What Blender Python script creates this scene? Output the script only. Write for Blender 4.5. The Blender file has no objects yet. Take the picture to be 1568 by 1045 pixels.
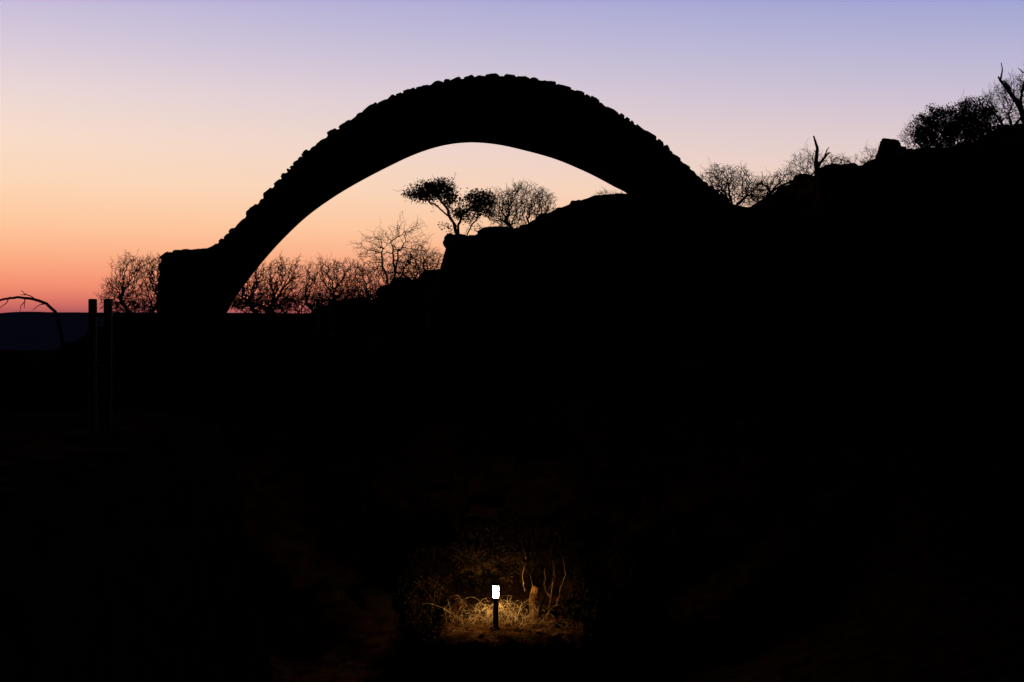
import bpy, math, random
import numpy as np
from mathutils import Vector, noise

random.seed(7); rng=np.random.default_rng(7)
F=2154.0; CX=784.0; HZ=478.0; EYE=7.0
def W(px,py,d):   # survey helper: bearing/elevation reading + distance -> world metres
    return Vector(((px-CX)*d/F, d, EYE+(HZ-py)*d/F))
def lin(c):
    r=[]
    for v in c:
        v=v/255.0
        r.append(v/12.92 if v<=0.04045 else ((v+0.055)/1.055)**2.4)
    return r
def S(a,b,v):
    t=min(1,max(0,(v-a)/(b-a))); return t*t*(3-2*t)

scene=bpy.context.scene
def link(o): scene.collection.objects.link(o); return o
def mesh_obj(name,verts,faces,mat=None,smooth=False,parent=None):
    me=bpy.data.meshes.new(name); me.from_pydata([tuple(v) for v in verts],[],faces); me.update()
    if smooth: me.polygons.foreach_set('use_smooth',[True]*len(me.polygons))
    o=bpy.data.objects.new(name,me); link(o)
    if mat: me.materials.append(mat)
    if parent: o.parent=parent
    return o
def empty(name,loc=(0,0,0)):
    o=bpy.data.objects.new(name,None); o.location=loc; link(o); return o

# ---------------- materials
def mat(name,c1,c2,scale=3,rough=0.9,bump=0.3,detail=6,spec=0.2,coord='Object'):
    m=bpy.data.materials.new(name); m.use_nodes=True; nt=m.node_tree; n=nt.nodes
    b=n['Principled BSDF']; b.inputs['Roughness'].default_value=rough
    b.inputs['Specular IOR Level'].default_value=spec
    tc=n.new('ShaderNodeTexCoord'); no=n.new('ShaderNodeTexNoise')
    no.inputs['Scale'].default_value=scale; no.inputs['Detail'].default_value=detail
    nt.links.new(tc.outputs[coord],no.inputs['Vector'])
    r=n.new('ShaderNodeValToRGB'); r.color_ramp.elements[0].position=0.35; r.color_ramp.elements[1].position=0.68
    r.color_ramp.elements[0].color=(*c1,1); r.color_ramp.elements[1].color=(*c2,1)
    nt.links.new(no.outputs['Fac'],r.inputs['Fac']); nt.links.new(r.outputs['Color'],b.inputs['Base Color'])
    if bump>0:
        bp=n.new('ShaderNodeBump'); bp.inputs['Strength'].default_value=bump; bp.inputs['Distance'].default_value=0.05
        no2=n.new('ShaderNodeTexNoise'); no2.inputs['Scale'].default_value=scale*6; no2.inputs['Detail'].default_value=8
        nt.links.new(tc.outputs[coord],no2.inputs['Vector'])
        nt.links.new(no2.outputs['Fac'],bp.inputs['Height']); nt.links.new(bp.outputs['Normal'],b.inputs['Normal'])
    return m
M_soil=mat('soil',(0.035,0.017,0.008),(0.14,0.072,0.03),scale=3.2,bump=1.0,spec=0.0)
M_rock=mat('sandstone',(0.025,0.017,0.012),(0.08,0.05,0.03),scale=1.2,bump=0.7,spec=0.0)
M_arch=mat('vault_stone',(0.03,0.023,0.018),(0.06,0.045,0.034),scale=2.5,bump=0.6,spec=0.0)
M_wall=mat('wall_stone',(0.03,0.024,0.02),(0.06,0.048,0.038),scale=2.0,bump=0.6,spec=0.0)
M_bark=mat('bark',(0.025,0.017,0.012),(0.06,0.04,0.028),scale=8,bump=0.0,spec=0.0)
M_twig=mat('dry_twig',(0.16,0.11,0.06),(0.6,0.47,0.28),scale=7,bump=0.0,spec=0.1)
M_trunk=mat('pale_bark',(0.07,0.035,0.015),(0.38,0.22,0.09),scale=7,bump=1.0,spec=0.05)
M_leaf=mat('leaf',(0.035,0.045,0.015),(0.08,0.09,0.03),scale=4,bump=0.0,spec=0.1)
M_dleaf=mat('dry_leaf',(0.004,0.003,0.0015),(0.06,0.038,0.014),scale=2.2,bump=0,spec=.0)
M_wood=mat('weathered_timber',(0.05,0.05,0.055),(0.12,0.12,0.13),scale=5,bump=0.3,spec=0.2,rough=0.6)
M_steel=mat('galvanised_steel',(0.25,0.25,0.27),(0.4,0.4,0.42),scale=5,bump=0.0,spec=0.4,rough=0.5)
M_dark=mat('dark_painted_metal',(0.015,0.013,0.012),(0.03,0.027,0.024),scale=10,bump=0.1,spec=0.2,rough=0.6)
M_hill=mat('haze_painted_hills',(0.05,0.06,0.13),(0.07,0.08,0.16),scale=0.01,bump=0.0,spec=0.0)
b=M_hill.node_tree.nodes['Principled BSDF']; b.inputs['Emission Color'].default_value=(.35,.36,1,1); b.inputs['Emission Strength'].default_value=.0016  # air-light of distant dusk haze, painted in by blue colour and faint emission
M_glow=bpy.data.materials.new('lamp_glass'); M_glow.use_nodes=True
nt=M_glow.node_tree; b=nt.nodes['Principled BSDF']; b.inputs['Base Color'].default_value=(.9,.8,.6,1)
b.inputs['Emission Color'].default_value=(1,0.58,0.22,1)
tc=nt.nodes.new('ShaderNodeTexCoord'); no=nt.nodes.new('ShaderNodeTexNoise'); no.inputs['Scale'].default_value=34; no.inputs['Detail'].default_value=2
nt.links.new(tc.outputs['Object'],no.inputs['Vector'])
mr=nt.nodes.new('ShaderNodeMapRange'); mr.interpolation_type='SMOOTHSTEP'; mr.inputs['From Min'].default_value=.46; mr.inputs['From Max'].default_value=.68
mr.inputs['To Min'].default_value=.55; mr.inputs['To Max'].default_value=620; nt.links.new(no.outputs['Fac'],mr.inputs['Value']); nt.links.new(mr.outputs[0],b.inputs['Emission Strength'])

# ---------------- terrain
sil=[(-3000,545),(-400,545),(60,540),(140,530),(170,500),(500,500),(530,481),(560,471),(590,453),(615,440),(640,432),(662,429),
(678,416),(690,372),(750,364),(790,353),(815,345),(850,326),(880,314),(905,305),(960,302),(1000,306),(1100,314),(1140,324),(1165,322),
(1190,313),(1214,302),(1219,275),(1280,270),(1300,263),(1325,265),(1340,266),(1347,240),(1385,238),(1402,237),(1450,232),(1500,228),
(1522,215),(1540,200),(1568,193),(1700,170),(2200,90),(4000,60)]
SX=[(p-CX)*42/F for p,_ in sil]; SZ=[EYE+(HZ-q)*42/F for _,q in sil]
def H(x,y,nz=True):
    ridge=float(np.interp(x,SX,SZ))
    f=5.4-4.28*min(1,max(0,y/18.0))
    # small levelled lamp shelf; surrounding banks added to cut off the lamp's light
    yy=y-0.16*(x+.3)-0.1*math.sin(x*3.1)
    shelf=S(25.0,25.4,yy)*S(-1.9,-1.25,x)*(1-S(1.3,2.1,x))
    f-=1.0*(1-shelf)*S(14,19,y)*(1-S(30,33,y))
    f+=2.2*S(3.5,10,x)
    tl=(1-S(-3.4,-2.4,x))*(1-S(16,19,y)); f=f*(1-tl)+5.8*tl
    f+=2.0*(1-S(-9,-4,x))*S(16,20,y)
    t=S(27.3,41,y); z=f*(1-t)+ridge*t
    if y>44: z-=0.03*(min(y,80)-44)
    p=S(60,170,y); 
    p=max(p,S(70,200,abs(x)))
    if y<-20: p=max(p,S(20,150,-y))
    z=z*(1-p)+(-15)*p
    if nz:
        a=0.10+0.25*S(29,36,y)*(1-S(38,41,y)) 
        a=a*(1-p)+1.5*p
        dl=math.hypot(x+0.2,(y-26)); a*=0.3+0.7*S(1.5,3.5,dl)
        z+=a*noise.fractal(Vector((x*0.8,y*0.8,3.1)) if p<0.5 else Vector((x*0.01,y*0.01,0)),0.9,2.1,5)
        if 1-p>0.5: z+=0.03*noise.noise(Vector((x*5,y*5,0)))
    return z
def axis(lo,hi,step,far_lo,far_hi):
    a=list(np.arange(lo,hi+1e-6,step)); s=step; v=a[-1]
    while v<far_hi: s*=1.16; v+=s; a.append(v)
    s=step; v=a[0]; b=[]
    while v>far_lo: s*=1.16; v-=s; b.append(v)
    return b[::-1]+a
ax=axis(-20,20,0.16,-4500,4500); ay=axis(0,50,0.2,-600,5000)
V=[];Fc=[]
for y in ay:
    for x in ax: V.append((x,y,H(x,y)))
nx=len(ax)
for j in range(len(ay)-1):
    for i in range(nx-1):
        a=j*nx+i; Fc.append((a,a+1,a+nx+1,a+nx))
mesh_obj('ground',V,Fc,M_soil,True)

# distant hills; foot slopes extended over the plain to carry the haze glow
V=[];Fc=[]; xs=np.linspace(-3500,3500,500)
prof=[(480,-17.5),(620,-11.5),(1000,-9.5),(1500,-7.5),(2000,-4)]
for x in xs:
    h=EYE-1.5+2.6*noise.fractal(Vector((x*0.006,0,9)),1,2,5)+3.0*math.exp(-((x+870)/40)**2)
    for y,z in prof: V.append((x,y,z+.8*noise.noise(Vector((x*.004,y*.01,2)))))
    V+= [(x,2350,h-7),(x,2480,h-3),(x,2520,h),(x,2800,-18)]
m=len(prof)+4
for i in range(len(xs)-1):
    for k in range(m-1):
        a=i*m+k; Fc.append((a,a+m,a+m+1,a+1))
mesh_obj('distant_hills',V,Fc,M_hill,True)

# ---------------- rocks
import bmesh
def rock(c,size,seed,rough=0.18,sub=4,box=0.55):
    bm=bmesh.new(); bmesh.ops.create_icosphere(bm,subdivisions=sub,radius=1)
    off=Vector((seed*3.7,seed*1.3,seed*7.1)); rot=random.uniform(-0.2,0.2)
    V=[]
    for v in bm.verts:
        p=v.co.copy(); m=max(abs(p.x),abs(p.y),abs(p.z)); p=p*(1-box)+(p/m*0.85)*box
        d=noise.fractal(v.co*1.3+off,0.8,2.2,5)+0.35*abs(noise.noise(v.co*3+off))
        p*=1+rough*d
        x=p.x*math.cos(rot)-p.z*math.sin(rot); z=p.x*math.sin(rot)+p.z*math.cos(rot)
        V.append((c[0]+x*size[0],c[1]+p.y*size[1],c[2]+z*size[2]))
    Fs=[tuple(v.index for v in f.verts) for f in bm.faces]; bm.free()
    return V,Fs
class Acc:
    def __init__(s): s.V=[];s.F=[]
    def add(s,v,f):
        o=len(s.V); s.V+=v; s.F+=[tuple(i+o for i in q) for q in f]
A=Acc()
def rpx(x0,x1,y0,y1,d,seed,**k):
    c=W((x0+x1)/2,(y0+y1)/2,d); kx=d/F
    A.add(*rock(c,((x1-x0)/2*kx/0.93,(x1-x0)/2*kx/0.9,(y1-y0)/2*kx/0.93),seed,**k))
rpx(682,722,359,402,41.4,1); rpx(712,757,361,408,41.5,2); rpx(679,716,400,446,41.2,3); rpx(680,700,359,382,41.3,30,box=0.3); rpx(684,720,378,415,41.3,32)
rpx(1215,1262,268,330,41.5,4,box=0.6); rpx(1240,1290,266,330,41.6,5,box=0.6); rpx(1283,1327,259,325,41.6,6,box=.4); rpx(1310,1350,262,320,41.6,31,box=.4)
rpx(1342,1388,221,290,41.4,7,box=.3); rpx(1347,1376,213,245,41.4,8,box=.25); rpx(1372,1402,233,280,41.4,33,box=.3); rpx(1522,1580,192,260,41.2,9); rpx(1500,1545,208,270,41.3,10)
rpx(1185,1220,297,345,41.4,11); rpx(868,910,307,345,41.5,12,box=.3); rpx(820,862,326,365,41.5,13,box=.3); rpx(760,800,356,390,41.6,14,box=.3)
s=40
for i in range(230):
    px=random.uniform(540,1600)
    py=float(np.interp(px,[a for a,_ in sil],[b for _,b in sil])); w=random.uniform(5,17); h=w*random.uniform(.4,.8)
    if 678<px<760: continue
    d=random.uniform(40.8,42); s+=1
    rpx(px-w/2,px+w/2,py-h*0.35-1,py+h,d,s,sub=2,rough=.25)
for i in range(160):
    x=random.uniform(-6,17); y=random.uniform(29.5,41); r=random.uniform(.12,.6); s+=1
    A.add(*rock((x,y,H(x,y)),(r*1.3,r,r*.7),s,sub=2,rough=.25))
mesh_obj('rock_outcrop',A.V,A.F,M_rock,False)

# ---------------- stone arch
DF,DB=37.5,38.5
outer=[(238,520),(240,480),(241,450),(244,418),(247,398),(256,389),(280,384),(300,383),(318,380),(336,371),(352,356),(370,339),(400,307),(440,264),
(480,225),(520,197),(560,168),(600,149),(640,135),(690,124),(745,117),(800,119),(850,129),(897,146),(940,171),(1000,210),(1050,253),(1090,289),
(1120,315),(1150,345),(1190,395),(1215,440)]
inner=[(1090,440),(1050,385),(1010,340),(963,299),(940,286),(900,265),(850,244),(800,230),(760,221.5),(720,218.5),(680,223),(640,235),(600,253),(550,279),(510,303),
(470,332),(430,370),(395,410),(372,440),(350,474),(330,520)]
def cr(pts,n=6):
    o=[];P=[pts[0]]+pts+[pts[-1]]
    for i in range(1,len(P)-2):
        p0,p1,p2,p3=[np.array(q,float) for q in P[i-1:i+3]]
        for k in range(n):
            t=k/n; o.append(tuple(.5*((2*p1)+(-p0+p2)*t+(2*p0-5*p1+4*p2-p3)*t*t+(-p0+3*p1-3*p2+p3)*t**3)))
    o.append(pts[-1]); return o
O=cr(outer,6); I=cr(inner,6)
bm=bmesh.new()
ov=[W(a,b,DF) for a,b in O]; iv=[W(a,b,DB) for a,b in I]
ring=[(p.x,p.z) for p in ov+iv]
vf=[bm.verts.new((x,DF,z)) for x,z in ring]; vb=[bm.verts.new((x,DB,z)) for x,z in ring]
f1=bm.faces.new(vf); f2=bm.faces.new(vb[::-1]); n=len(ring)
for i in range(n):
    j=(i+1)%n; bm.faces.new((vf[i],vb[i],vb[j],vf[j]))
bmesh.ops.triangulate(bm,faces=[f1,f2]); bmesh.ops.recalc_face_normals(bm,faces=bm.faces)
arch=empty('stone_arch')
me=bpy.data.meshes.new('vault_body'); bm.to_mesh(me); bm.free(); me.materials.append(M_arch)
o=bpy.data.objects.new('vault_body',me); link(o); o.parent=arch
A=Acc(); 
path=[(p.x,p.z) for p in ov]; L=[0]
for i in range(1,len(path)): L.append(L[-1]+math.dist(path[i],path[i-1]))
px_=[p[0] for p in path]; pz_=[p[1] for p in path]
for row in range(3):
    d=0.9+random.uniform(0,.1)
    while d<L[-1]-0.4:
        w=random.choice([0.13,.18,.22,.28,.38])*random.uniform(.8,1.2)
        x=np.interp(d+w/2,L,px_); z=np.interp(d+w/2,L,pz_); x2=np.interp(d+w/2+.05,L,px_); z2=np.interp(d+w/2+.05,L,pz_)
        ang=math.atan2(z2-z,x2-x)
        h=random.uniform(.045,.105)
        if row: h*=.8
        if d<1.9: h*=.5
        v,f=rock((0,0,0),(w*.52,.2,h),s,sub=3,rough=.3,box=.55); s+=1
        c,sn=math.cos(ang+random.uniform(-.2,.2)),math.sin(ang+random.uniform(-.15,.15))
        nn=random.uniform(-.035,.02)
        ox=-math.sin(ang)*nn; oz=math.cos(ang)*nn
        y=DF+.16+row*.34
        A.add([(x+ox+a*c-q*sn,y+b_,z+oz+a*sn+q*c) for a,b_,q in v],f)
        d+=w*random.uniform(.9,1.3)
mesh_obj('cladding_stones',A.V,A.F,M_arch,False,arch)

# ---------------- terrace retaining wall
wall=empty('stone_retaining_wall'); A=Acc()
x0=W(168,0,36).x; x1=W(533,0,36).x
def boxv(ax0,ax1,ay0,ay1,az0,az1):
    v=[(x,y,z) for x in(ax0,ax1) for y in(ay0,ay1) for z in(az0,az1)]
    return v,[(0,1,3,2),(4,6,7,5),(0,4,5,1),(2,3,7,6),(0,2,6,4),(1,5,7,3)]
mesh_obj('core',*boxv(x0+.05,x1-.05,36.1,39.4,1.0,6.8),M_wall,False,wall)
z=2.0
while z<6.78:
    h=min(random.uniform(.16,.26),6.8-z); x=x0
    while x<x1-.05:
        w=min(random.uniform(.25,.6),x1-x); j=random.uniform(0,.05)
        A.add(*boxv(x+.008,x+w-.008,36.0-j,36.14,z+.008,z+h-.008)); x+=w
    z+=h
mesh_obj('courses',A.V,A.F,M_wall,False,wall)
A=Acc(); x=x0-.03
while x<x1:
    w=random.uniform(.7,1.1); A.add(*boxv(x+.004,min(x+w,x1+.03)-.004,35.93,39.45,6.803,6.945+random.uniform(-.01,.01))); x+=w
mesh_obj('coping',A.V,A.F,M_wall,False,wall)

# ---------------- tubes / trees
def tube(Acc_,p,q,r0,r1,n=4):
    d=(q-p); 
    if d.length<1e-6: return
    d.normalize(); u=d.orthogonal().normalized(); w=d.cross(u)
    V=[]
    for c,r in((p,r0),(q,r1)):
        for k in range(n):
            a=2*math.pi*k/n; V.append(tuple(c+u*math.cos(a)*r+w*math.sin(a)*r))
    Acc_.add(V,[(k,(k+1)%n,n+(k+1)%n,n+k) for k in range(n)])
def polytube(Acc_,pts,r0,r1,n=6):
    m=len(pts)-1
    for i in range(m):
        tube(Acc_,pts[i],pts[i+1],r0+(r1-r0)*i/m,r0+(r1-r0)*(i+1)/m,n)
A=Acc(); polytube(A,[Vector((W(172,0,35.9).x+.1*k,35.9,6.972)) for k in range(14)],.02,.02,8)
for k in (0,6,13):
    xx=W(172,0,35.9).x+.1*k; A.add(*boxv(xx-.01,xx+.01,35.89,35.925,6.85,6.955))
M_rail=mat('handrail_metal',(0.3,0.32,0.4),(0.4,0.42,0.5),scale=5,bump=0.0,spec=0.5,rough=0.35); M_rail.node_tree.nodes['Principled BSDF'].inputs['Metallic'].default_value=1
mesh_obj('edge_rail',A.V,A.F,M_rail,True,wall)
def colonize(stems,attr,step,di,dk,iters=90,jit=.35,grav=0.0):
    nodes=[];par=[]
    for st in stems:
        prev=-1
        for p in st:
            nodes.append(np.array(p,float)); par.append(prev); prev=len(nodes)-1
    P=np.array(nodes); attr=np.array(attr)
    D=((attr[:,None,:]-P[None,:,:])**2).sum(2); ni=D.argmin(1); dm=D[np.arange(len(attr)),ni]
    for it in range(iters):
        keep=dm>dk*dk; attr=attr[keep]; ni=ni[keep]; dm=dm[keep]
        if len(attr)==0 or len(P)>9000: break
        new=[];np_=[]
        order=np.argsort(ni,kind='stable'); un,st_=np.unique(ni[order],return_index=True)
        for k,g in zip(un,np.split(order,st_[1:])):
            a=attr[g]-P[k]; a=a/(np.linalg.norm(a,axis=1)[:,None]+1e-9)
            d=a.mean(0)+rng.normal(0,jit,3); d[2]+=grav; d/=np.linalg.norm(d)+1e-9
            new.append(P[k]+d*step); np_.append(int(k))
        new=np.array(new); base=len(P); P=np.vstack([P,new]); par+=np_
        D=((attr[:,None,:]-new[None,:,:])**2).sum(2); n2=D.argmin(1); d2=D[np.arange(len(attr)),n2]
        b=d2<dm; ni[b]=n2[b]+base; dm[b]=d2[b]
    return P,par
def tree(name,base_px,d,blobs,n_attr,mt=M_bark,stems=2,step=.08,tip=.0058,pw=2.3,leaves=0,leaf=.05,spur=2,trunk_h=.2,leafmat=M_leaf,depth_scale=.9,jit=.5,seed=0,smx=.5,dk=1.35,paths=None,longp=.10,lump=.5):
    """blobs: crown volumes (px,py,rx,ry) surveyed at distance d"""
    global rng
    rng=np.random.default_rng(seed+11); random.seed(seed+5)
    k=d/F; bx=(base_px-CX)*k; bz=H(bx,d)-.05
    att=[]; tot=sum(b[2]*b[3] for b in blobs)
    for (cx,cy,rx,ry) in blobs:
        c=W(cx,cy,d); m=int(n_attr*rx*ry/tot)
        while m>0:
            q=rng.uniform(-1.15,1.15,3)
            rr=np.linalg.norm(q); dirn=Vector(q/(rr+1e-6))
            lim=1+lump*noise.noise(dirn*2.3+Vector((seed*1.7,cx*.1,0)))
            if rr<lim and rng.random()<.45+.55*rr:
                att.append((c.x+q[0]*rx*k,c.y+q[1]*rx*k*depth_scale,c.z+q[2]*ry*k)); m-=1
    cz=min(a[2] for a in att); top=max(a[2] for a in att)
    st=[]; cen=np.mean(att,axis=0)
    if paths:
        for pp in paths:
            Pn=[W(a,b_,d) for a,b_ in pp]; Pn[0]=Vector((Pn[0].x,d,H(Pn[0].x,d)-.05)) ; L=[]
            for i in range(len(Pn)-1):
                m=max(2,int((Pn[i+1]-Pn[i]).length/step))
                for j in range(m):
                    q=Pn[i].lerp(Pn[i+1],j/m); L.append((q.x+random.gauss(0,.01),q.y+random.gauss(0,.02),q.z))
            L.append(tuple(Pn[-1])); st.append(L)
    else:
      for i in range(stems):
        p=Vector((bx+random.uniform(-.2,.2),d+random.uniform(-.15,.15),bz)); L=[tuple(p)]
        hh=max(.1,(cz-bz))+ (top-cz)*trunk_h*random.uniform(.5,1.8); ns=max(2,int(hh/step)); 
        tgt=Vector((cen[0]*.6+bx*.4+random.uniform(-smx,smx)*(stems>1),d+random.uniform(-.4,.4)*(stems>1),bz+hh))
        w=Vector((0,0,0))
        for j in range(1,ns+1):
            t=j/ns; w+=Vector((random.gauss(0,.025),random.gauss(0,.02),0)); 
            L.append(tuple(p+(tgt-p)*t+w+Vector(((tgt-p).x*(t*t-t)*.5,0,0))))
        st.append(L)
    P,par=colonize(st,att,step,99,step*dk,jit=jit)
    N=len(P); rad=np.zeros(N)
    for i in range(N-1,-1,-1):
        if rad[i]==0: rad[i]=tip**pw
        if par[i]>=0: rad[par[i]]+=rad[i]
    R=rad**(1/pw)
    A=Acc(); tips=[]; cv=Vector(cen)
    for i in range(N):
        if par[i]>=0:
            p=Vector(P[par[i]]);q=Vector(P[i]); r0=min(R[par[i]],R[i]*1.35)
            tube(A,p,q,r0,R[i],5 if R[i]>.03 else 3)
            if R[i]<tip*2.6:
                tips.append(q)
                for s_ in range(spur):
                    if random.random()<.8:
                        dd=(q-p).normalized()+Vector((random.gauss(0,.8),random.gauss(0,.8),random.gauss(0,.8)))
                        tube(A,q,q+dd.normalized()*random.uniform(.6,2.2)*step,tip*.85,tip*.4,3)
                if random.random()<longp:
                    dd=((q-cv).normalized()+Vector((random.gauss(0,.4),random.gauss(0,.4),random.gauss(.25,.35)))).normalized()
                    q0=q
                    for t_ in range(random.randint(2,4)):
                        q1=q0+(dd+Vector((random.gauss(0,.3),random.gauss(0,.3),random.gauss(0,.3)))).normalized()*step*1.1
                        tube(A,q0,q1,tip*.8,tip*.6,3)
                        tube(A,q1,q1+Vector((random.gauss(0,1),random.gauss(0,1),random.gauss(.3,1))).normalized()*step*.9,tip*.6,tip*.3,3); q0=q1
    if leaves:
        par_e=empty(name); mesh_obj('branches',A.V,A.F,mt,False,par_e)
        B=Acc(); cl=[t for t in tips if noise.noise(t*2.2+Vector((seed,0,0)))>-.2 or random.random()<.22]
        for i in range(leaves):
            t=random.choice(cl); c=t+Vector((random.gauss(0,leaf*1.1),random.gauss(0,leaf*1.1),random.gauss(0,leaf*.9)))
            u=Vector((random.gauss(0,1),random.gauss(0,1),random.gauss(0,1))).normalized(); v=u.orthogonal().normalized()
            l=leaf*random.uniform(.5,1.1); w=l*.4
            B.add([tuple(c-u*l*.5),tuple(c+v*w),tuple(c+u*l*.5),tuple(c-v*w)],[(0,1,2,3)])
        mesh_obj('foliage',B.V,B.F,leafmat,False,par_e)
        return par_e
    return mesh_obj(name,A.V,A.F,mt)

BT='bare_thorn_tree'
tree(BT,215,50,[(210,428,44,40),(240,422,30,34),(178,450,26,24),(205,460,46,18)],3600,seed=1,stems=4,smx=.9)
tree(BT,408,48,[(385,440,32,38),(434,432,38,36),(408,455,58,24)],4200,seed=2,stems=5,tip=.0065,smx=1.0)
tree(BT,505,50,[(500,430,34,32),(532,424,28,28),(482,450,22,26),(512,452,46,24)],4800,seed=3,stems=6,smx=1.1)
tree(BT,565,49,[(572,434,32,28),(556,452,30,22),(595,440,24,24)],3400,seed=4,stems=4,tip=.006,smx=.8)
tree(BT,604,52,[(582,382,42,32),(624,376,36,42),(606,405,58,26)],1000,seed=5,stems=3,step=.12,tip=.0058,trunk_h=.5,jit=.45,smx=.6,spur=1,longp=.16)
tree(BT,648,49,[(642,408,32,30),(668,404,22,20),(620,420,26,24)],3600,seed=6,stems=4,smx=.7)
tree('low_thorn_scrub',450,46.5,[(385,468,44,13),(450,466,50,15),(520,464,44,16),(575,458,34,16)],3000,seed=41,stems=9,smx=2.2,step=.09,tip=.007)
tree('low_thorn_scrub',205,47.5,[(185,472,30,10),(222,468,30,13)],1000,seed=42,stems=5,smx=.7,step=.09,tip=.007)
tree(BT,800,47,[(803,308,44,27),(780,328,34,30),(828,318,24,26),(768,305,18,14)],3800,seed=7,stems=6,smx=.8,step=.075)
tree(BT,1120,46,[(1118,282,40,28),(1148,298,26,20),(1092,275,22,18)],3300,seed=8,stems=4,smx=.6)
tree(BT,1182,46,[(1178,292,36,24),(1207,282,28,24)],3200,seed=9,stems=4,smx=.6)
tree(BT,1238,45,[(1238,252,30,24),(1266,254,24,20)],1300,seed=10,stems=4,tip=.0048,smx=.5)
tree(BT,1310,45,[(1300,253,28,15),(1336,240,18,18)],900,seed=12,stems=4,tip=.0045,smx=.7)
tree(BT,1412,44,[(1410,206,26,26),(1398,220,20,18)],1700,seed=13,stems=4,tip=.005)
tree(BT,1545,44,[(1538,162,36,34),(1560,140,28,30),(1530,190,36,26)],3800,seed=14,stems=5,tip=.005,smx=.8)
tree(BT,940,44,[(935,298,24,8)],150,seed=15,stems=3,tip=.004,smx=.3)
# evergreen trees on the ledges
tree('leafy_tree',702,43,[(664,291,38,13),(645,298,26,9),(678,283,22,8),(690,300,14,14),(733,308,26,20),(715,325,20,16),(745,320,14,16)],1500,seed=20,step=.09,tip=.0065,leaves=6000,leaf=.075,lump=.2,
  paths=[[(702,362),(697,345),(688,332),(684,318),(672,304)],[(703,362),(702,345),(708,330),(716,322),(728,312)],[(701,362),(694,340),(683,328),(664,312)],[(706,362),(716,352),(732,350),(752,359)],[(699,362),(690,350),(675,344)],[(708,362),(722,345),(735,330)]])
tree('leafy_tree',1462,43.5,[(1428,182,30,14),(1462,184,34,24),(1492,176,32,24),(1450,210,50,20),(1500,202,26,26),(1415,200,14,18)],1700,seed=21,stems=5,step=.1,tip=.006,leaves=15000,leaf=.08,smx=.9,trunk_h=.2)

# dead snags
random.seed(3)
def snag(name,d,lines,mt=M_bark):
    A=Acc(); 
    for pts,r0,r1 in lines:
        P=[]
        for i,(a,b_) in enumerate(pts):
            q=W(a,b_,d); q.y+=math.sin(i*1.7)*.06; P.append(q)
        c=[]
        for i in range(len(P)-1):
            for k in range(4):
                t=k/4; c.append(P[i].lerp(P[i+1],t)+Vector((random.gauss(0,.006),0,random.gauss(0,.006))))
        c.append(P[-1]); polytube(A,c,r0,r1,6)
    return mesh_obj(name,A.V,A.F,mt,True)
snag('dead_tree_snag',42.5,[([(1250,285),(1251,262),(1250,245),(1251,228),(1249,216),(1246,208)],.085,.02),
 ([(1251,262),(1256,250),(1263,240),(1268,235),(1272,234)],.06,.012),([(1263,240),(1266,232),(1269,226)],.025,.012),([(1250,236),(1247,230)],.02,.01)])
snag('dead_tree_snag',42,[([(1580,225),(1572,190),(1562,165),(1550,148),(1540,132),(1532,122),(1528,118)],.11,.022),
 ([(1532,122),(1536,108),(1533,96)],.03,.01),([(1550,148),(1546,132),(1537,124),(1534,126)],.04,.012),([(1562,165),(1566,140),(1570,118),(1567,98)],.05,.012),([(1566,140),(1575,125),(1582,108)],.03,.01),([(1568,112),(1560,104)],.018,.008)])
def gz(px,d): return HZ-(H((px-CX)*d/F,d)-EYE)*F/d
snag('dead_arching_branch',31,[([(104,gz(104,31)+5),(103,600),(100,545),(94,505),(84,478),(70,465),(55,459),(35,456),(15,456),(-5,461),(-30,470)],.05,.02),
 ([(55,459),(45,453),(38,450),(34,445)],.014,.006),([(38,456),(36,463),(38,472)],.016,.007),([(70,465),(60,467),(50,475)],.014,.006),([(15,456),(8,465),(-2,474)],.014,.006),([(40,452),(30,451)],.01,.005),([(36,463),(30,470),(31,478)],.01,.005)])

# ---------------- timber gate posts on the near terrace
def post(px0,px1,pytop,d,zb):
    a=W(px0,pytop,d);b_=W(px1,pytop,d); w=b_.x-a.x; zt=a.z; A=Acc(); h=w*.5; cx=(a.x+b_.x)/2; c=w*.1
    oct_=[(-h+c,-h),(h-c,-h),(h,-h+c),(h,h-c),(h-c,h),(-h+c,h),(-h,h-c),(-h,-h+c)]
    V=[];
    for z,sc in((zb,1),(zt-.01,1),(zt,.86)):
        V+=[(cx+x*sc,d+y*sc,z) for x,y in oct_]
    Fs=[(i,(i+1)%8,8+(i+1)%8,8+i) for i in range(8)]+[(8+i,8+(i+1)%8,16+(i+1)%8,16+i) for i in range(8)]+[tuple(range(16,24))]
    A.add(V,Fs); return A
gate=empty('timber_gate_posts')
for i,(a,b_) in enumerate([(136.5,147.5),(160,171)]):
    A=post(a,b_,458,14,5.4); mesh_obj('post_%d'%(i+1),A.V,A.F,M_wood,False,gate)
A=Acc()
for zz in (6.98,6.45):
    A.add(*boxv(W(147.5,0,14).x+.001,W(160,0,14).x-.001,13.985,14.015,zz-.025,zz+.012))
mesh_obj('rails',A.V,A.F,M_wood,False,gate)
fp=empty('wall_mounted_posts')
for i,(a,b_) in enumerate([(484,490),(504,508)]):
    A=post(a,b_,458,35.85,6.25); mesh_obj('post_%d'%(i+1),A.V,A.F,M_wood,False,fp)
    xx=W((a+b_)/2,0,35.85).x; mesh_obj('bracket_%d'%(i+1),*boxv(xx-.06,xx+.06,35.9,36.01,6.4,6.46),M_steel,False,fp)
A=post(656.2,657.8,434,36.5,H(W(657,0,36.5).x,36.5)-.1); mp=empty('steel_marker_pole'); mesh_obj('pole',A.V,A.F,M_steel,False,mp)
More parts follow.
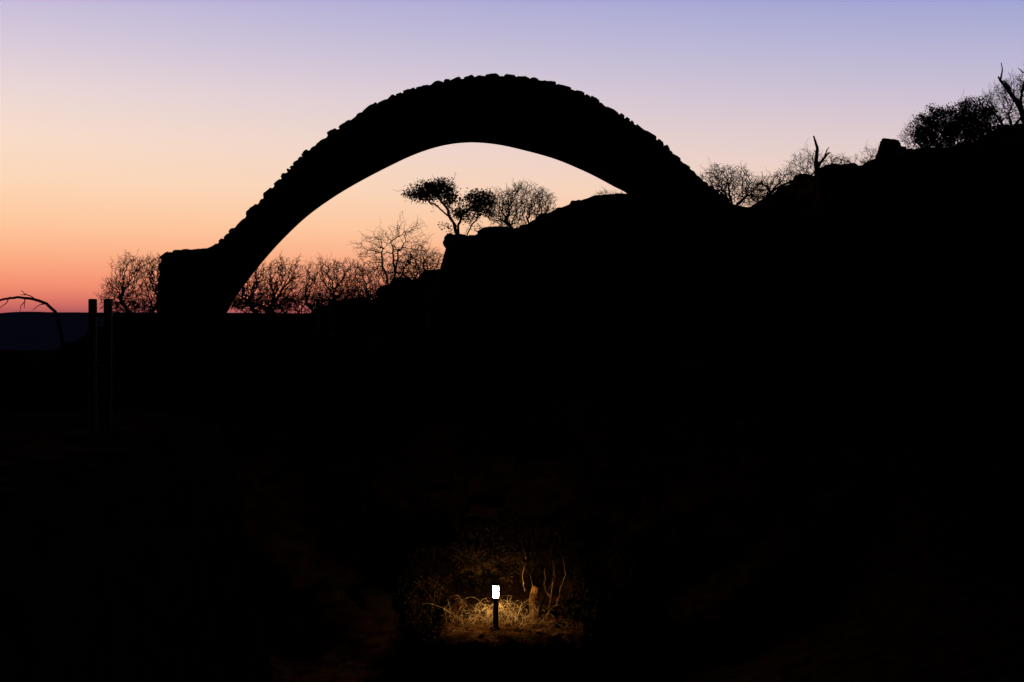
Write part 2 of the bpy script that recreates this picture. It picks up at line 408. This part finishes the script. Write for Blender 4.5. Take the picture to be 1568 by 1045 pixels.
pz=W(657,434,36.5); mesh_obj('cap',*boxv(pz.x-.022,pz.x+.022,36.48,36.52,pz.z+.001,pz.z+.02),M_steel,False,mp)

# ---------------- path lamp
LX,LY=-0.30,26.0; g=H(LX,LY)
lamp=empty('bollard_path_lamp')
def cyl(name,r0,r1,z0,z1,mt,n=24):
    V=[];
    for r,z in((r0,z0),(r1,z1)):
        V+=[(LX+r*math.cos(2*math.pi*k/n),LY+r*math.sin(2*math.pi*k/n),z) for k in range(n)]
    Fs=[(k,(k+1)%n,n+(k+1)%n,n+k) for k in range(n)]+[tuple(range(n))[::-1],tuple(range(n,2*n))]
    return mesh_obj(name,V,Fs,mt,False,lamp)
top=W(759,896,26).z; hb=W(759,915,26).z
cyl('base_plate',.085,.08,g-.02,g+.03,M_dark); cyl('post',.052,.05,g+.031,hb-.02,M_dark)
cyl('collar',.054,.054,hb-.019,hb-.001,M_dark); cyl('glass',.05,.056,hb,top-.001,M_glow); cyl('cap',.10,.045,top,top+.03,M_dark)

# dry brush next to the lamp
random.seed(21); A=Acc()
for i in range(120):
    px=random.choice([random.gauss(735,20),random.gauss(785,16)]); d=random.uniform(26.2,27.2); x=(px-CX)*d/F; p=Vector((x,d,H(x,d)+.01))
    dirx=random.uniform(-1,1); L=random.uniform(.35,.9); pts=[]; hgt=random.uniform(.05,.45); wob=random.uniform(-.3,.3); ph=random.uniform(.55,.95)
    for k in range(10):
        t=k/9; pts.append(p+Vector((dirx*L*t+.03*math.sin(t*5+i),wob*t,hgt*math.sin(t*math.pi*ph))))
    polytube(A,pts,random.choice([.003,.004,.005,.009]),.002,4)
# loose fallen sticks on the shelf and at its edge
for i in range(70):
    x=random.gauss(-.1,1.0); y=random.uniform(25.4,27.6); a=random.uniform(0,6.28); L=random.uniform(.15,.6)
    p=Vector((x,y,H(x,y)+.02)); q=Vector((x+L*math.cos(a),y+L*math.sin(a)*.6,0)); q.z=H(q.x,q.y)+random.uniform(.01,.12)
    mdl=p.lerp(q,.5)+Vector((0,0,random.uniform(0,.08))); polytube(A,[p,mdl,q],random.uniform(.003,.008),.002,4)
mesh_obj('dry_brush',A.V,A.F,M_twig)
A=Acc()
for i in range(110):
    px=random.choice([random.gauss(680,24),random.gauss(860,20)]); d=random.uniform(25.7,26.9); x=(px-CX)*d/F; p=Vector((x,d,H(x,d)))
    dx=random.uniform(-.06,.06); dy=random.uniform(-.04,.04)
    pts=[p+Vector((dx*k,dy*k,.06*k*(1-k*.08))) for k in range(7)]
    polytube(A,pts,.004,.0015,3)
mesh_obj('grass_tuft',A.V,A.F,M_trunk)
# trees and shrubs round the lamp
trk=tree('shrub_tree',818,27,[(800,848,46,36),(850,822,42,34),(770,812,50,30),(728,850,40,30),(870,860,30,30)],900,mt=M_bark,seed=30,step=.1,tip=.003,leaves=7500,leaf=.05,leafmat=M_dleaf,jit=.6,
   paths=[[(816,950),(815,930),(818,905),(812,880),(800,862)],[(820,950),(830,925),(842,900),(850,875),(856,850)]],spur=1)
random.seed(5)
A=Acc()
base=W(817,0,26.9); bz=H(base.x,26.9)
pts=[Vector((base.x+.02*math.sin(k)+.005*k,26.85,bz-.05+.1*k)) for k in range(8)]
for k in range(7): tube(A,pts[k],pts[k+1],.13-.008*k+(.05 if k==0 else 0),.13-.008*(k+1),14)
for br in ([(838,948),(842,915),(850,885),(846,858)],[(848,935),(858,905),(866,880),(862,850)],[(803,905),(800,880),(806,855),(798,830)],[(842,915),(832,895),(836,870)]):
    P=[W(a,b_,26.8) for a,b_ in br]; c=[]
    for i in range(len(P)-1):
        for k in range(4): c.append(P[i].lerp(P[i+1],k/4)+Vector((random.gauss(0,.012),random.gauss(0,.02),0)))
    c.append(P[-1]); polytube(A,c,.016,.006,5)
mesh_obj('main_trunk',A.V,A.F,M_trunk,True,trk)
for (bp,d,bl,sd,nl) in [(652,26.9,[(642,905,34,34),(632,930,28,24)],50,4200),(720,28.6,[(715,880,55,42),(660,870,40,40)],51,6500),(800,29,[(795,880,50,40),(840,860,40,40)],52,6500),(905,28.9,[(890,880,30,30),(940,870,40,44)],53,6500),(975,27.4,[(968,905,34,46),(990,930,30,40)],54,4200),(872,26.7,[(878,940,26,22),(893,920,18,22)],55,2600)]:
    tree('dark_shrub',bp,d,bl,420,seed=sd,step=.1,stems=4,tip=.004,leaves=nl,leaf=.06,leafmat=M_dleaf,jit=.5,smx=.4)
random.seed(8)
A=Acc()
for i in range(420):
    x=random.gauss(0,1.0)+.1; y=random.uniform(25.3,28.5); r=abs(random.gauss(0,.02))+.005; s+=1
    A.add(*rock((x,y,H(x,y)+r*.3),(r*1.2,r,r*.7),s,sub=1,rough=.25))
mesh_obj('pebbles',A.V,A.F,M_soil)
for (px,py,d,w,h) in [(928,922,26.9,.17,.28),(902,866,27.7,.15,.2),(845,935,26.8,.07,.06),(722,967,25.95,.10,.05),(850,955,26.3,.12,.08),(700,935,27.6,.22,.2)]:
    c=W(px,py,d); c.z=min(c.z,H(c.x,d)+h*.6); s+=1
    mesh_obj('boulder',*rock(c,(w,w,h),s,sub=4,rough=.3),M_soil)

# ---------------- world: dusk sky
w=bpy.data.worlds.new('World'); scene.world=w; w.use_nodes=True; nt=w.node_tree; n=nt.nodes; n.clear()
lk=nt.links.new
tc=n.new('ShaderNodeTexCoord'); nm=n.new('ShaderNodeVectorMath'); nm.operation='NORMALIZE'; lk(tc.outputs['Generated'],nm.inputs[0])
sp=n.new('ShaderNodeSeparateXYZ'); lk(nm.outputs[0],sp.inputs[0])
def math_(op,a,b=None,c=None):
    m=n.new('ShaderNodeMath'); m.operation=op
    for i,v in enumerate((a,b,c)):
        if v is None: continue
        if isinstance(v,(int,float)): m.inputs[i].default_value=v
        else: lk(v,m.inputs[i])
    return m.outputs[0]
hl=math_('SQRT',math_('ADD',math_('MULTIPLY',sp.outputs[0],sp.outputs[0]),math_('MULTIPLY',sp.outputs[1],sp.outputs[1])))
sinaz=math_('DIVIDE',sp.outputs[0],hl); cosaz=math_('DIVIDE',sp.outputs[1],hl)
def ramp(rows):
    r=n.new('ShaderNodeValToRGB'); e=r.color_ramp.elements
    st=[]
    for py,c in rows:
        t=(HZ-py)/F; st.append((max(0,t/math.sqrt(1+t*t)),lin(c)))
    topc=st[-1][1]
    st+=[(.28,[v*.35 for v in topc]),(.38,[v*.09*q for v,q in zip(topc,(.8,.9,1.1))]),(.7,[.004,.005,.012]),(1,[.002,.0025,.007])]
    e[0].position=st[0][0]; e[0].color=(*st[0][1],1); e[1].position=1; e[1].color=(*st[-1][1],1)
    for p,c in st[1:-1]:
        x=e.new(p); x.color=(*c,1)
    lk(sp.outputs[2],r.inputs['Fac']); return r.outputs['Color']
Lr=ramp([(478,(180,90,94)),(465,(214,112,100)),(440,(243,142,112)),(400,(252,172,132)),(350,(254,198,156)),(290,(253,214,182)),(220,(248,220,202)),(150,(234,214,214)),(80,(214,201,218)),(0,(192,184,218))])
Rr=ramp([(478,(190,108,102)),(465,(215,128,110)),(440,(242,152,118)),(400,(249,178,138)),(350,(251,202,166)),(290,(241,209,192)),(240,(226,204,204)),(160,(202,191,211)),(80,(178,177,213)),(0,(152,160,211))])
mx=n.new('ShaderNodeMix'); mx.data_type='RGBA'
mr=n.new('ShaderNodeMapRange'); mr.inputs['From Min'].default_value=-.34; mr.inputs['From Max'].default_value=.34; lk(sinaz,mr.inputs['Value'])
lk(mr.outputs[0],mx.inputs['Factor']); lk(Lr,mx.inputs['A']); lk(Rr,mx.inputs['B'])
m2=n.new('ShaderNodeMapRange'); m2.interpolation_type='SMOOTHSTEP'; m2.inputs['From Min'].default_value=.45; m2.inputs['From Max'].default_value=.9
m2.inputs['To Min'].default_value=.008; lk(cosaz,m2.inputs['Value'])
ab=math_('MULTIPLY',m2.outputs[0],math_('GREATER_THAN',sp.outputs[2],-0.002))
bg=n.new('ShaderNodeBackground'); lk(mx.outputs['Result'],bg.inputs['Color']); lk(ab,bg.inputs['Strength'])
sk=n.new('ShaderNodeTexSky'); sk.sky_type='NISHITA'; sk.sun_disc=False; sk.sun_elevation=math.radians(-5); sk.sun_rotation=math.radians(-12)
bg2=n.new('ShaderNodeBackground'); lk(sk.outputs[0],bg2.inputs['Color']); bg2.inputs['Strength'].default_value=.01
ad=n.new('ShaderNodeAddShader'); out=n.new('ShaderNodeOutputWorld')
lk(bg.outputs[0],ad.inputs[0]); lk(bg2.outputs[0],ad.inputs[1]); lk(ad.outputs[0],out.inputs['Surface'])

# ---------------- camera
cd=bpy.data.cameras.new('camera'); cam=bpy.data.objects.new('camera',cd); link(cam); scene.camera=cam
cam.location=(0,0,EYE); cam.rotation_euler=(math.radians(90),0,0)
cd.sensor_width=36; cd.lens=36*F/1568; cd.shift_y=-(522.5-HZ)/1568; cd.clip_end=8000; cd.clip_start=.1
scene.view_settings.view_transform='Standard'; scene.view_settings.look='None'; scene.view_settings.exposure=0; scene.view_settings.gamma=1
